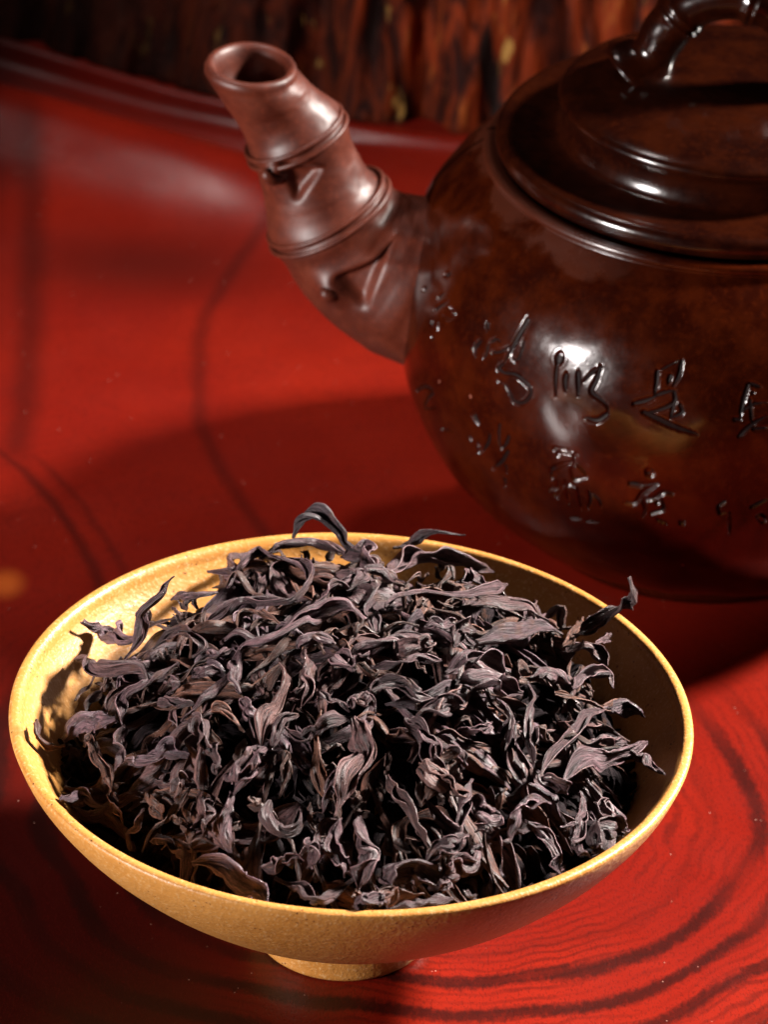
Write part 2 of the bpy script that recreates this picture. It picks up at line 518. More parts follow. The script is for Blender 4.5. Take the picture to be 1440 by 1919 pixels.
CHARACTERS = [
    [(111,[(-6581,6848),(-6436,6960)]),(92,[(-7159,6228),(-7032,6341)]),(74,[(-6532,6382),(-6386,6582)]),(74,[(-6509,6144),(-6339,6339),(-6172,6508)]),(67,[(-5994,6456),(-5831,6417),(-5981,6239),(-6186,6214)]),(74,[(-6475,5890),(-6435,5891)]),(85,[(-6372,5628),(-6310,5620)]),(41,[(-6232,6002),(-6210,5867)])],
    [(89,[(-4957,6648),(-4887,6524)]),(74,[(-4985,6263),(-5076,6060),(-4987,5939)]),(65,[(-4780,6277),(-4778,6119),(-4815,5981)]),(65,[(-4754,6348),(-4590,6459),(-4530,6426)]),(65,[(-4646,6179),(-4516,6236),(-4303,6462)]),(107,[(-4098,7061),(-4147,6807),(-4235,6471),(-4333,6098)]),(65,[(-4025,6666),(-4021,6516),(-4100,6254),(-4201,6291)]),(81,[(-4349,6071),(-4431,5935),(-4308,5909),(-4051,5979),(-3824,5932),(-3655,5820),(-3686,5623),(-3832,5459),(-3959,5446),(-4090,5596),(-4198,5692),(-4380,5692)])],
    [(74,[(-7020,3989),(-6331,4485),(-6174,4512),(-6404,4213),(-6686,3805),(-6064,4168)])],
    [(191,[(-3214,6673),(-3221,6559),(-3226,6488)]),(82,[(-3233,6462),(-3203,6192),(-3138,5901)]),(102,[(-3023,6368),(-3014,6207),(-2969,6031)]),(102,[(-2808,6480),(-2749,6243),(-2724,6039)]),(59,[(-2656,6364),(-2531,6560),(-2418,6678)]),(100,[(-2407,6681),(-2437,6425),(-2484,6182),(-2312,6088),(-2140,5968),(-2143,5823)]),(114,[(-2143,5823),(-2299,5657),(-2542,5633)])],
    [(91,[(-1351,6834),(-1336,6576),(-1349,6351)]),(59,[(-1309,6840),(-1132,6971),(-941,7088)]),(80,[(-940,7079),(-958,6805),(-1040,6600)]),(91,[(-1106,6786),(-1128,6632)]),(91,[(-1310,6379),(-1190,6446),(-1008,6518)]),(102,[(-1686,6146),(-1525,6225),(-1308,6357)]),(91,[(-1006,6495),(-970,6367),(-1256,6090),(-1498,5998)]),(80,[(-986,6318),(-1015,5990)]),(80,[(-876,6265),(-824,6158),(-1034,5964)]),(118,[(-1501,6021),(-1238,5930),(-916,5815),(-519,5721)])],
    [(129,[(-4888,4688),(-4761,4531)]),(92,[(-5031,4106),(-4973,4021)]),(48,[(-4836,4074),(-4795,3979)]),(83,[(-4491,4424),(-4521,4269),(-4700,3913)]),(92,[(-4823,3856),(-4819,3798)]),(74,[(-4248,4795),(-4265,4608),(-4256,4385),(-4215,4221)]),(83,[(-4029,4634),(-4073,4476),(-4192,4232)]),(92,[(-4054,4256),(-4210,3939),(-4467,3606)]),(65,[(-4124,3888),(-4121,3695)]),(83,[(-4193,3508),(-4222,3288)])],
    [(59,[(-5988,3701),(-5569,3908)])],
    [(107,[(-3054,4790),(-2857,4815),(-2599,4834)]),(96,[(-2972,4694),(-2939,4694)]),(75,[(-2663,4810),(-2657,4684)]),(96,[(-3109,4243),(-2953,4414),(-2654,4634)]),(64,[(-3120,4211),(-3078,4064)]),(75,[(-2654,4634),(-2691,4383),(-2645,4226),(-2392,4358)]),(75,[(-2610,4597),(-2501,4506),(-2393,4384)]),(75,[(-2976,4053),(-2954,3723)]),(64,[(-3147,3753),(-2959,3865),(-2821,4006),(-2603,4062)]),(64,[(-3083,3667),(-2972,3628)]),(68,[(-2820,4116),(-2803,3844),(-2771,3568)]),(68,[(-2581,4016),(-2554,3742),(-2531,3487)]),(68,[(-2377,4022),(-2336,3852),(-2397,3539)]),(85,[(-2304,3978),(-2177,3852),(-2137,3692)]),(55,[(-2782,3137),(-2549,3205)]),(47,[(-2439,3186),(-2216,3241)])],
    [(188,[(-1292,4786),(-1261,4753)]),(107,[(-1618,4435),(-1441,4451),(-1113,4550)]),(96,[(-1169,4514),(-1392,4248),(-1542,3961),(-1703,3944)]),(96,[(-869,4358),(-1005,4360),(-1173,4189),(-1347,4094),(-1319,3873),(-1374,3657)]),(85,[(-1129,4088),(-1070,4100)]),(75,[(-1216,3784),(-1004,3946),(-1036,4190)]),(55,[(-1113,3659),(-929,3579)]),(128,[(-675,3670),(-634,3647)])],
    [(91,[(300,6735),(218,6383),(186,6072)]),(73,[(333,6754),(540,6688)]),(73,[(383,6599),(401,6565)]),(73,[(193,6221),(418,6371),(652,6407)]),(82,[(87,6071),(204,6056)]),(91,[(192,5732),(312,5889),(437,6005),(662,6153)]),(63,[(348,6440),(405,5987)]),(73,[(427,5892),(673,5912)])],
    [(73,[(57,4267),(-48,4142),(-2,3977),(109,4034)]),(54,[(161,4013),(218,3409)])],
    [(73,[(514,4141),(638,4234),(793,4347)]),(63,[(654,3924),(715,3972),(811,3871),(776,3746),(659,3874)])],
]

# body: a turned form with the characters cut into it
az = np.radians(np.r_[np.linspace(-98, 14, 720), np.linspace(15, 261, 150)])
bp = body_profile(330)
foot = np.array([(.0, .0040), (.030, .0038), (.0315, .0004), (.0345, .0004), (.0355, .0028)])
top = hermite([(.0485, .0838), (.04895, .0846), (.0488, .0854), (.0480, .0858), (.0460, .0856)], 14)[1:]
pr = np.r_[foot, bp, top]
tan = np.gradient(pr, axis=0)
nr = np.stack([tan[:, 1], -tan[:, 0]], 1)
nr /= np.linalg.norm(nr, axis=1, keepdims=True)
AZ, K = np.meshgrid(az, np.arange(len(pr)), indexing='ij')


def body_point(a, k_r, k_z):
    return np.stack([PX + k_r*np.sin(a), PY - k_r*np.cos(a), k_z], -1)


B0 = body_point(AZ, pr[K, 0], pr[K, 1])
NB = body_point(AZ, nr[K, 0], nr[K, 1]) - np.array([PX, PY, 0])
disp = .00025*fbm(AZ*6, K/40., 31, 2)*np.clip((K - 8)/30, 0, 1)*np.clip((len(pr) - 20 - K)/30, 0, 1)
DEPTH = .00058
strokes = []
for ch in CHARACTERS:
    cs = []
    for wd, pts in ch:
        a = np.radians(np.array([q[0] for q in pts])/100.)
        z = np.array([q[1] for q in pts])/1e5
        n = max(6, 5*len(pts))
        az_z = hermite(np.stack([a*.06, z], 1), n)
        a, z = az_z[:, 0]/.06, az_z[:, 1]
        P = body_point(a, np.interp(z, bp[:, 1], bp[:, 0]), z)
        t = np.linspace(0, 1, n)
        hw = wd/1e5*.5*1.05*(1 - .45*np.abs(2*t - .7)**2)
        cs.append((P, np.clip(hw, .00016, None), a, z))
    strokes.append(cs)
cut = np.zeros(AZ.shape)
lipb = np.zeros(AZ.shape)
for cs in strokes:
    for P, hw, a, z in cs:
        sa = (az > a.min() - .04) & (az < a.max() + .04)
        sk = (pr[:, 1] > z.min() - .0022) & (pr[:, 1] < z.max() + .0022) & (np.arange(len(pr)) > 5)
        ix = np.ix_(sa, sk)
        Q = B0[ix]
        best = np.full(Q.shape[:2], 9.)
        for i in range(len(P) - 1):
            ab = P[i + 1] - P[i]
            u = np.clip(((Q - P[i])@ab)/(ab@ab + 1e-12), 0, 1)
            dist = np.linalg.norm(Q - P[i] - u[..., None]*ab, axis=-1)
            best = np.minimum(best, dist/(hw[i]*(1 - u) + hw[i + 1]*u))
        c = np.clip((1.18 - best)/.36, 0, 1)
        cut[ix] = np.maximum(cut[ix], c*c*(3 - 2*c))
        lipb[ix] = np.maximum(lipb[ix], np.exp(-((best - 1.5)/.3)**2))
disp = disp - DEPTH*cut + .00003*lipb*(1 - cut)
BV = B0 + NB*disp[..., None]
body = part('body', BV, quads(len(az), len(pr))[:, ::-1], M_POT, pot)
for ci, cs in enumerate(strokes):
    Vs, Fs, off = [], [], 0
    for P, hw, a, z in cs:
        T = np.gradient(P, axis=0)
        T /= np.linalg.norm(T, axis=1, keepdims=True) + 1e-12
        nn = body_point(a, np.cos((z - .047)*13), np.sin((z - .047)*13)) - np.array([PX, PY, 0])
        S = np.cross(T, nn)
        rows = np.stack([P + S*hw[:, None]*s*.72 - nn*(DEPTH*(.80 - .25*s*s)) for s in (-1, -.5, 0, .5, 1)], 1)
        Vs.append(rows.reshape(-1, 3))
        Fs.append(quads(len(P), 5) + off)
        off += rows.shape[0]*5
    part('engraved_character', np.concatenate(Vs), np.concatenate(Fs), M_INK, body)

# spout: bamboo stem with nodes, buds and leaf scars
cl = hermite([(.046, .0500), (.0560, .0522), (.0645, .0553), (.0735, .0608), (.0797, .0685), (.0836, .0775), (.0870, .0858), (.0918, .0930), (.0962, .0992)], 170)
arc = np.r_[0, np.cumsum(np.linalg.norm(np.diff(cl, axis=0), axis=1))]
tt = arc/arc[-1]


def t_at(s, z):
    return tt[np.argmin((cl[:, 0] - s)**2 + (cl[:, 1] - z)**2)]


t1, t2 = t_at(.0867, .0855), t_at(.0797, .0688)
tb = t_at(.0645, .0548)
rad = np.interp(tt, [0, t_at(.056, .0512), tb, t_at(.0735, .0605), t2, (t1 + t2)/2, t1, t1 + .1, 1], [.0180, .0176, .0172, .0146, .0123, .0103, .0098, .0086, .0088])
rad = np.convolve(np.pad(rad, 4, mode='edge'), np.ones(9)/9, 'valid')
for tn in (t1, t2):
    e = tt - tn
    rad = rad*(1 + .10*np.exp(-(e/.040)**2) - .050*np.exp(-(e/.0085)**2))
ns = 128
th = np.linspace(0, 2*np.pi, ns, endpoint=False)
T = np.gradient(cl, axis=0)
T /= np.linalg.norm(T, axis=1, keepdims=True)
# theta 0 faces the viewer, -90 degrees the outer underside
TH, TT = np.meshgrid(th, tt)
rr = np.repeat(rad[:, None], ns, 1)
def gb(t0, a0, st, sa):
    da = (np.degrees(TH) - a0 + 180) % 360 - 180
    return np.exp(-((TT - t0)/st)**2 - (da/sa)**2)
def tri(t0, a0, t_len, a_len):
    """hollow that widens from the bud towards its far edge"""
    da = ((np.degrees(TH) - a0 + 180) % 360 - 180)/a_len
    e = (TT - t0)/t_len
    return 1/(1 + np.exp(-14*(1 - np.abs(e) - .75*np.clip(da, 0, 2))))/(1 + np.exp(-22*(da + .05)))
tb2 = t_at(.0760, .0605)
rr += .0016*gb(t1 - .02, -30, .035, 14) - .0022*tri(t1 - .060, -16, .060, 30)
rr += .0018*gb(tb2 + .0, -22, .035, 12) - .0026*tri(tb2 - .035, -10, .050, 34)
low = np.clip((t2 - .02 - TT)/.15, 0, 1)
rr += low*(.0009*np.exp(-(((np.degrees(TH) + 180) % 360 - 180 - 22 + 60*(TT - .45))/9)**2)
           + .0008*np.exp(-(((np.degrees(TH) + 180) % 360 - 180 - 48 + 30*(TT - .45))/8)**2))
rr *= 1 + .022*fbm(TT*14, np.cos(TH)*2 + 3, 41, 3)
endb = np.clip((TT - .80)/.20, 0, 1)**1.5
N2 = np.stack([T[:, 1], -T[:, 0]], 1)          # points to the outer side
cs_, sn_ = np.cos(TH), -np.sin(TH)
nsx = N2[:, None, 0]*(1 - endb) + 1.0*endb
nsz = N2[:, None, 1]*(1 - endb) + 0.04*endb
S = cl[:, None, 0] + rr*sn_*nsx*(1 + .06*endb)
Z = cl[:, None, 1] + rr*sn_*nsz
Yv = PY - rr*cs_*(1 + .20*endb)
SV = np.stack([PX - S, Yv, Z], -1)
# rounded mouth and the bore inside
e_s, e_z, e_r = SV[-1, :, 0], SV[-1, :, 2], SV[-1]
ctr = SV[-1].mean(0)
rows = [ctr + (SV[-1] - ctr)*k + np.array([0, 0, dz]) for k, dz in
        ((1.0, .0007), (.97, .0014), (.91, .0018), (.84, .0016), (.78, .0009), (.73, -.0002), (.68, -.0018), (.64, -.004))]
bore = []
for i in range(160, 90, -7):
    c3 = np.array([PX - cl[i, 0], PY, cl[i, 1]])
    d3 = (SV[-1] - ctr)*.62
    bore.append(c3 + d3 + np.array([.0, 0, -.0035]))
SV = np.concatenate([SV, np.array(rows), np.array(bore)])
spout = part('spout', SV, quads(len(SV), ns, True), M_SPOUT, pot)
for tn in (t1, t2):
    i = np.argmin(abs(tt - tn))
    for dt in (-.012, .014):
        c = np.array([np.interp(tn + dt, tt, cl[:, 0]), np.interp(tn + dt, tt, cl[:, 1])])
        R_ = np.interp(tn + dt, tt, rad)*1.01
        th_ = np.linspace(0, 2*np.pi, 97)
        path = np.stack([PX - c[0] + R_*np.sin(th_)*N2[i, 0], PY - R_*np.cos(th_), c[1] - R_*np.sin(th_)*N2[i, 1]], -1)
        Vr, Fr = tube(path, .00055, 10, False, (T[i, 0]*-1, 0, T[i, 1]))
        part('node_ring', Vr, Fr, M_SPOUT, spout)


def bud(t0, a0, size):
    i = np.argmin(abs(tt - t0))
    a = math.radians(a0)
    R_ = rad[i]
    out = np.array([-N2[i, 0]*-math.sin(a), -math.cos(a), N2[i, 1]*-math.sin(a)])
    base = np.array([PX - cl[i, 0], PY, cl[i, 1]]) + out*R_*.98
    along = np.array([-T[i, 0], 0, T[i, 1]])
    side = np.cross(along, out)
    # a hooked little shoot
    path = hermite([base - along*.0010 - out*.001, base + out*.0012 - along*.0004, base + out*.0022 + along*.0008, base + out*.0020 + along*.0022], 16)
    rads = size*np.array([1, 1.05, 1.1, 1.12, 1.1, 1.08, 1.05, 1.0, .98, .95, .9, .84, .74, .6, .42, .2])
    V_, F_ = tube(path, rads, 20, True, tuple(side))
    part('bud', V_, F_, M_SPOUT, spout)


bud(t1 - .028, -30, .0016)
bud(tb2 - .005, -22, .0017)

# lid with its arched bamboo knob
lp = np.array([(.0425, .0857), (.0458, .0857), (.0467, .0873), (.0466, .0893), (.0452, .0905), (.0425, .0901), (.0372, .0899),
               (.0342, .0903), (.0333, .0930), (.0334, .0962), (.0347, .0972), (.0345, .0986), (.0322, .0998), (.0250, .1014),
               (.0150, .1026), (.0, .1030)])
ls = np.r_[0, np.cumsum(np.linalg.norm(np.diff(lp, axis=0), axis=1))]
lt = np.linspace(0, ls[-1], 400)
lp = np.stack([np.interp(lt, ls, lp[:, 0]), np.interp(lt, ls, lp[:, 1])], 1)
ker = np.hanning(27)[1:-1]
ker /= ker.sum()
lp = np.stack([np.convolve(np.r_[2*lp[0, k] - lp[12:0:-1, k], lp[:, k], 2*lp[-1, k] - lp[-2:-14:-1, k]], ker, 'valid') for k in (0, 1)], 1)
lp[:, 0] = np.maximum(lp[:, 0], 0)
lp[-1, 0] = 0
V, Fq = lathe(lp, PX, PY, 256)
lid = part('lid', V, Fq, M_LID, pot)
kp = hermite([(-.0185, .1020), (-.0166, .1050), (-.0138, .1115), (-.0088, .1178), (0.0, .1208), (.0088, .1178), (.0138, .1115), (.0166, .1050), (.0185, .1020)], 120)
ka = np.linspace(0, 1, 120)
kr = .0047 + .0035*(np.exp(-(ka/.055)**2) + np.exp(-((1 - ka)/.055)**2))
kr = kr*(1 + .05*noise2(ka*11, 0*ka, 77))
for kn in (.27, .56, .80):
    kr += .0009*np.exp(-((ka - kn)/.028)**2) - .0011*np.exp(-((ka - kn)/.007)**2)
ang = math.radians(12)
path = np.stack([PX + kp[:, 0]*math.cos(ang), PY - kp[:, 0]*math.sin(ang), kp[:, 1]], -1)
V, Fq = tube(path, kr, 48, True)
part('knob', V, Fq, M_LID, lid)
# handle on the far side from the spout
hp = hermite([(.0600, .0680), (.075, .076), (.092, .074), (.101, .060), (.098, .042), (.084, .030), (.060, .030)], 80)
hr = np.full(80, .0062) + .002*np.exp(-(np.linspace(0, 1, 80)/.1)**2) + .002*np.exp(-((1 - np.linspace(0, 1, 80))/.1)**2)
for kn in (.3, .55, .78):
    hr += .0009*np.exp(-((np.linspace(0, 1, 80) - kn)/.02)**2)
V, Fq = tube(np.stack([PX + hp[:, 0], np.full(80, PY), hp[:, 1]], -1), hr, 32)
part('handle', V, Fq, M_LID, pot)

# ------------------------------------------------------------------ tea leaves
LEAVES = [
    (1,21,0.0,[(-1213,3000,6420),(-1037,3000,6731),(-785,3000,6854),(-473,3000,6599),(-230,3000,6312),(7,3000,6216)]),
    (2,33,0.1,[(-4966,2518,4740),(-4675,2710,4466),(-4266,1665,4998),(-3860,1158,5295)]),
    (3,22,0.15,[(-3157,-200,7493),(-3374,-200,7058),(-3592,-200,6620),(-3721,-200,6131),(-3988,-200,5739)]),
    (0,28,0.2,[(-5013,1734,4410),(-4617,887,4824),(-4265,497,5046),(-3642,77,5360),(-3544,-334,5366)]),
    (4,21,0.2,[(-2305,1844,6040),(-2161,2618,5945),(-1822,3393,5730),(-1419,2603,6107),(-1082,2229,6250),(-908,1211,6466),(-1163,808,6437),(-1757,957,6254)]),
    (0,18,0.2,[(-2786,761,5833),(-2384,850,6015),(-1892,934,6207),(-1439,913,6354),(-1030,855,6469)]),
    (0,32,0.2,[(-2083,-468,6025),(-1916,-260,6113),(-1601,-319,6224),(-1249,-246,6357),(-862,69,6498),(-516,373,6591),(-157,409,6642),(168,86,6653)]),
    (0,22,0.2,[(-1919,-1372,5937),(-2040,-823,5993),(-1954,-386,6086)]),
    (0,18,0.2,[(-2892,-1671,5492),(-2644,-1422,5661),(-2348,-1222,5812),(-2107,-802,5975)]),
    (0,16,0.9,[(-2037,301,6119),(-1966,646,6170),(-1694,601,6269),(-1316,217,6376)]),
    (0,20,0.2,[(-3546,611,5451),(-3242,799,5619),(-2860,505,5777),(-2654,100,5836),(-2825,-27,5747)]),
    (0,20,0.2,[(-3951,-1150,5023),(-3953,-574,5122),(-3687,-528,5270),(-3339,-386,5467),(-3048,-49,5640)]),
    (0,18,0.2,[(-4005,-2122,4714),(-3902,-1763,4904),(-3904,-1179,5046)]),
    (0,32,0.05,[(-5015,-803,4397),(-4802,-656,4583),(-4430,-781,4799),(-4056,-958,4995)]),
    (0,11,0.8,[(-5488,-583,4658),(-5402,-1002,4620),(-5268,-993,4403),(-4955,-956,4396)]),
    (5,40,0.0,[(-3740,-2125,4893),(-3473,-2161,5042),(-3112,-2284,5201),(-2706,-2439,5332)]),
    (0,16,0.9,[(-4498,-1038,4698),(-4258,-1752,4659),(-4018,-2500,4544)]),
    (0,40,0.2,[(-2665,-1772,5574),(-2503,-2210,5507),(-2396,-2485,5435)]),
    (0,20,0.2,[(-2317,-2364,5517),(-2206,-2714,5391),(-2190,-2937,5280)]),
    (0,24,0.6,[(-1474,-2541,5635),(-1412,-2117,5828),(-1214,-1735,6008),(-1108,-1268,6181),(-1264,-827,6255)]),
    (0,26,0.2,[(-1556,-2628,5583),(-1706,-3001,5353),(-1906,-3261,5150)]),
    (0,20,0.4,[(-855,-1860,6006),(-700,-1466,6177),(-766,-1039,6316),(-876,-604,6398)]),
    (0,18,1.0,[(-2372,-1530,5749),(-2084,-1903,5750),(-1801,-2219,5715)]),
    (0,27,0.2,[(-1889,-1503,5920),(-1731,-1926,5840),(-1618,-2342,5703)]),
    (0,18,0.2,[(-3343,-937,5401),(-3010,-1246,5521),(-2694,-1334,5652)]),
    (0,27,0.2,[(-830,370,6521),(-532,823,6572),(-181,1228,6551),(224,1543,6483)]),
    (0,20,0.2,[(-1013,-510,6382),(-747,-508,6450),(-344,-560,6507)]),
    (0,13,0.2,[(-606,-1578,6151),(-287,-1773,6087),(-15,-1895,6026)]),
    (0,18,0.2,[(-1100,-2193,5845),(-823,-2429,5756),(-394,-2239,5864),(33,-1985,5983)]),
    (0,24,0.2,[(-1815,3211,5816),(-1359,3554,5739),(-893,3727,5714),(-276,3486,5843)]),
    (0,31,0.2,[(-331,-849,6430),(-99,-1073,6378),(249,-905,6447)]),
    (0,16,0.2,[(-2556,-28,5871),(-2316,-289,5948),(-2145,-155,6032)]),
    (0,18,0.2,[(-2786,-616,5706),(-2510,-758,5815),(-2290,-720,5911)]),
    (0,17,0.2,[(-2739,3052,5585),(-2345,2600,5891),(-2123,5106,4676),(-1506,5333,4685)]),
    (0,14,0.2,[(-3330,2095,5548),(-2845,1696,5830),(-2483,1750,5980)]),
    (0,15,0.2,[(-1295,-2599,5632),(-1147,-2137,5857),(-894,-1961,5966)]),
    (0,16,0.2,[(-3240,-513,5503),(-2997,-788,5592),(-3219,-803,5481)]),
    (0,19,0.1,[(598,4300,5501),(973,4300,5634),(1295,4300,5875),(1913,4300,5855)]),
    (0,33,0.2,[(521,2343,6216),(888,3561,5752),(1364,3977,5521),(1895,4205,5297),(2498,4947,4699)]),
    (0,28,0.2,[(-334,3230,5943),(0,2911,6051),(336,2262,6256)]),
    (0,32,0.2,[(-191,993,6591),(162,1533,6486),(664,1858,6365)]),
    (0,21,0.2,[(501,537,6652),(722,894,6599),(1131,1196,6484),(1638,1265,6362),(2198,1809,6102),(2689,3101,5588)]),
    (0,19,0.2,[(1733,2342,6067),(2017,2565,5943),(2298,2466,5911)]),
    (0,23,0.4,[(2010,1303,6250),(2478,1568,6054),(2951,1763,5847),(3428,1904,5619)]),
    (0,20,0.2,[(1192,79,6556),(1556,169,6465),(1782,373,6401)]),
    (0,27,0.2,[(1700,-260,6377),(1830,249,6376),(2059,477,6296)]),
    (0,27,0.1,[(2108,119,6261),(2477,464,6112),(2946,1093,5895),(3328,1519,5696),(3663,1660,5515)]),
    (0,27,0.2,[(-206,-1018,6389),(142,-859,6464),(581,-657,6517),(932,-408,6536),(1336,-283,6478)]),
    (0,27,0.5,[(765,-793,6457),(1119,-603,6460),(1338,-350,6468)]),
    (0,18,0.2,[(285,-1061,6392),(905,-930,6395),(1482,-662,6359)]),
    (0,27,0.1,[(1579,-908,6260),(1934,-531,6246),(2343,-228,6124),(2668,-417,5945)]),
    (0,27,0.2,[(1764,-1063,6159),(2306,-883,6018),(2948,-682,5760)]),
    (0,24,0.2,[(267,-1648,6142),(523,-1434,6227),(880,-1434,6195),(1242,-1559,6086),(1508,-1496,6060)]),
    (0,33,0.2,[(1079,-1958,5919),(1382,-1721,5990),(1691,-1593,5975),(1956,-1466,5959)]),
    (6,39,0.5,[(62,-1984,5984),(231,-2284,5825),(210,-2723,5593),(72,-3033,5428),(-65,-3344,5265),(-200,-3659,5080)]),
    (0,24,0.2,[(945,-1936,5950),(1182,-2295,5728),(1415,-2572,5560),(1689,-2784,5403)]),
    (0,14,1.0,[(3658,1224,5523),(3910,2026,5347),(4092,3076,4960)]),
    (7,29,0.3,[(3905,1800,5383),(4169,1800,5591),(4526,1800,5777),(4789,1800,5984),(4907,1800,6264),(4784,1800,6692)]),
    (0,25,0.3,[(3704,1106,5493),(4049,1705,5287),(4341,1768,5098),(4478,1396,5017)]),
    (0,18,1.0,[(3507,-252,5506),(3885,1,5304),(4362,151,5012),(4755,743,4803)]),
    (0,18,0.2,[(3839,177,5347),(4131,808,5220),(4571,1175,4947),(4614,906,4907)]),
    (0,20,0.2,[(3085,-175,5755),(3414,98,5593),(3793,286,5381)]),
    (0,16,0.2,[(3039,-350,5760),(3087,-849,5664),(2956,-1528,5577),(3146,-2085,5325)]),
    (8,34,0.15,[(3695,-2216,5018),(3969,-1723,5015),(4345,-1241,4867),(4776,-795,4639),(5221,-34,4418)]),
    (0,27,0.2,[(4064,-1151,5060),(4397,-734,4903),(4830,-405,4648)]),
    (0,22,0.2,[(3286,-2327,5178),(3553,-1649,5264),(3877,-1173,5172),(4118,-361,5124),(4507,281,4933)]),
    (0,18,0.2,[(3240,-2293,5206),(3425,-2453,5060),(3744,-2441,4909)]),
    (0,9,0.2,[(2493,-1139,5878),(2680,-1387,5734),(2648,-2091,5515)]),
    (0,7,0.2,[(2492,-1081,5893),(2727,-1478,5691),(2825,-1918,5513)]),
    (0,20,0.0,[(4457,165,4953),(4748,367,4780),(5165,646,4505)]),
    (0,17,0.2,[(4634,-724,4746),(5065,-597,4464),(5474,-1396,4713)]),
    (0,14,0.2,[(4296,1903,5118),(4456,2362,4939),(4629,3031,4683)]),
    (0,27,0.2,[(11,-1853,6052),(225,-1698,6120),(406,-1776,6076)]),
    (0,13,0.2,[(1836,-1947,5796),(2238,-1877,5719),(2412,-1611,5763)]),
    (0,13,0.2,[(1540,-2372,5642),(1849,-2310,5618),(1945,-2516,5499)]),
    (0,31,0.7,[(1203,-2774,5474),(1473,-2911,5372),(1741,-2990,5283)]),
    (0,16,0.9,[(-4069,-2329,4583),(-3940,-2783,4465),(-3773,-3167,4359)]),
    (0,21,0.0,[(-4891,-2826,4550),(-4576,-2256,4223),(-4082,-2705,4401)]),
    (0,18,1.0,[(-3396,-2825,4803),(-3236,-3142,4705),(-3107,-3352,4641)]),
    (0,23,0.2,[(-2877,-3137,4889),(-2759,-2925,5077),(-2625,-2915,5133)]),
    (0,11,0.2,[(-3421,-3073,4646),(-3536,-3314,4423),(-3712,-3357,4277)]),
    (0,16,0.2,[(-3288,-3599,4365),(-3010,-3719,4413),(-2719,-4012,4311)]),
    (0,27,0.2,[(-2333,-3241,5049),(-2312,-3519,4863),(-2379,-3805,4623)]),
    (0,22,0.2,[(-1976,-3218,5164),(-1951,-3580,4927),(-1973,-3879,4700),(-1817,-4185,4491)]),
    (0,22,0.2,[(-1293,-3407,5173),(-1316,-3722,4956),(-1124,-3932,4844),(-819,-3824,4949),(-750,-3500,5161)]),
    (9,36,0.0,[(-2532,-4126,4295),(-2264,-4148,4382),(-1851,-4325,4370),(-1478,-4584,4252),(-1218,-5511,4570)]),
    (0,27,0.2,[(-1128,-4520,4392),(-853,-4660,4345),(-430,-5626,4811),(-6,-4768,4366),(249,-4565,4507)]),
    (0,22,0.2,[(-67,-3694,5065),(-140,-3983,4885),(12,-4300,4684),(27,-4580,4504)]),
    (0,34,0.2,[(243,-3625,5090),(261,-3962,4893),(454,-4236,4719),(384,-4595,4482),(260,-4760,4376)]),
    (0,18,0.2,[(-586,-3992,4864),(-522,-4303,4654),(-512,-4456,4546)]),
    (0,22,0.2,[(-1361,-4354,4476),(-1009,-4317,4580),(-653,-4335,4614)]),
    (0,16,0.2,[(-385,-3620,5104),(-315,-3280,5306),(-107,-2962,5479),(155,-2803,5548)]),
    (0,31,0.2,[(231,-5641,4699),(530,-5618,4864),(756,-5594,4696)]),
    (0,14,1.0,[(-2946,-3398,4684),(-2808,-3459,4708),(-2666,-3554,4701)]),
    (0,27,0.2,[(-1726,-2958,5380),(-1523,-2619,5596),(-1394,-2528,5651)]),
    (0,20,0.2,[(-1940,-3097,5246),(-1819,-2904,5392),(-1614,-2607,5582)]),
    (10,20,0.4,[(659,-2933,5449),(902,-3298,5226),(1192,-3732,4948),(1477,-4050,4700)]),
    (0,27,0.2,[(1395,-4229,4605),(1697,-3930,4736),(2093,-3641,4827)]),
    (0,34,0.3,[(1717,-4355,4441),(1977,-4108,4551),(2325,-3744,4694)]),
    (11,45,0.1,[(693,-4536,4512),(1042,-4369,4576),(1317,-4476,4451),(1592,-4577,4321)]),
    (0,27,0.8,[(705,-5606,4865),(1018,-4761,4312),(1371,-4655,4311)]),
    (0,15,0.2,[(802,-5587,4639),(1279,-5501,4713),(1847,-5335,4733)]),
    (0,18,0.2,[(1306,-3241,5210),(1541,-3458,5048),(1866,-3650,4875),(1939,-3219,5122),(2104,-2746,5349)]),
    (0,27,0.2,[(2070,-3058,5181),(2304,-3219,5033),(2627,-3305,4893)]),
    (12,20,0.1,[(2772,-3510,4718),(2850,-3121,4941),(3118,-2812,5014),(3464,-2725,4918)]),
    (0,23,0.2,[(3082,-3166,4822),(3363,-3274,4639),(3559,-3552,4352),(3625,-4333,4594)]),
    (0,27,0.2,[(3827,-3210,4454),(4008,-2910,4528),(4049,-2564,4673),(3951,-2274,4852)]),
    (0,14,0.2,[(4091,-1916,4887),(4379,-2154,4625),(4669,-2311,4362),(4767,-3030,4658)]),
    (0,36,0.2,[(4211,-3766,4658),(4381,-3564,4853),(4725,-3097,4593)]),
    (0,27,0.2,[(4237,-2301,4665),(4476,-2344,4486),(4622,-2487,4317)]),
    (0,14,0.2,[(3874,-3186,4440),(4019,-3966,4791),(4171,-3810,4576)]),
    (0,32,0.6,[(1189,-2637,5549),(1426,-2869,5395),(1705,-3043,5259),(2072,-3100,5156)]),
    (0,25,0.2,[(1119,-2059,5861),(1312,-2307,5713),(1549,-2540,5558)]),
    (0,14,0.2,[(1497,-2364,5653),(1861,-2335,5600),(2006,-2536,5472)]),
    (0,16,0.2,[(3092,-1365,5560),(3051,-1851,5447),(3151,-2231,5273)]),
    (0,18,0.2,[(1589,-4500,4375),(1723,-4487,4346),(1858,-4475,4317)]),
    (0,11,0.2,[(2016,-5272,4860),(2155,-5218,4719),(2297,-5158,4520)]),
    (0,9,0.2,[(1895,-1999,5756),(2124,-1939,5729),(2394,-1637,5759)]),
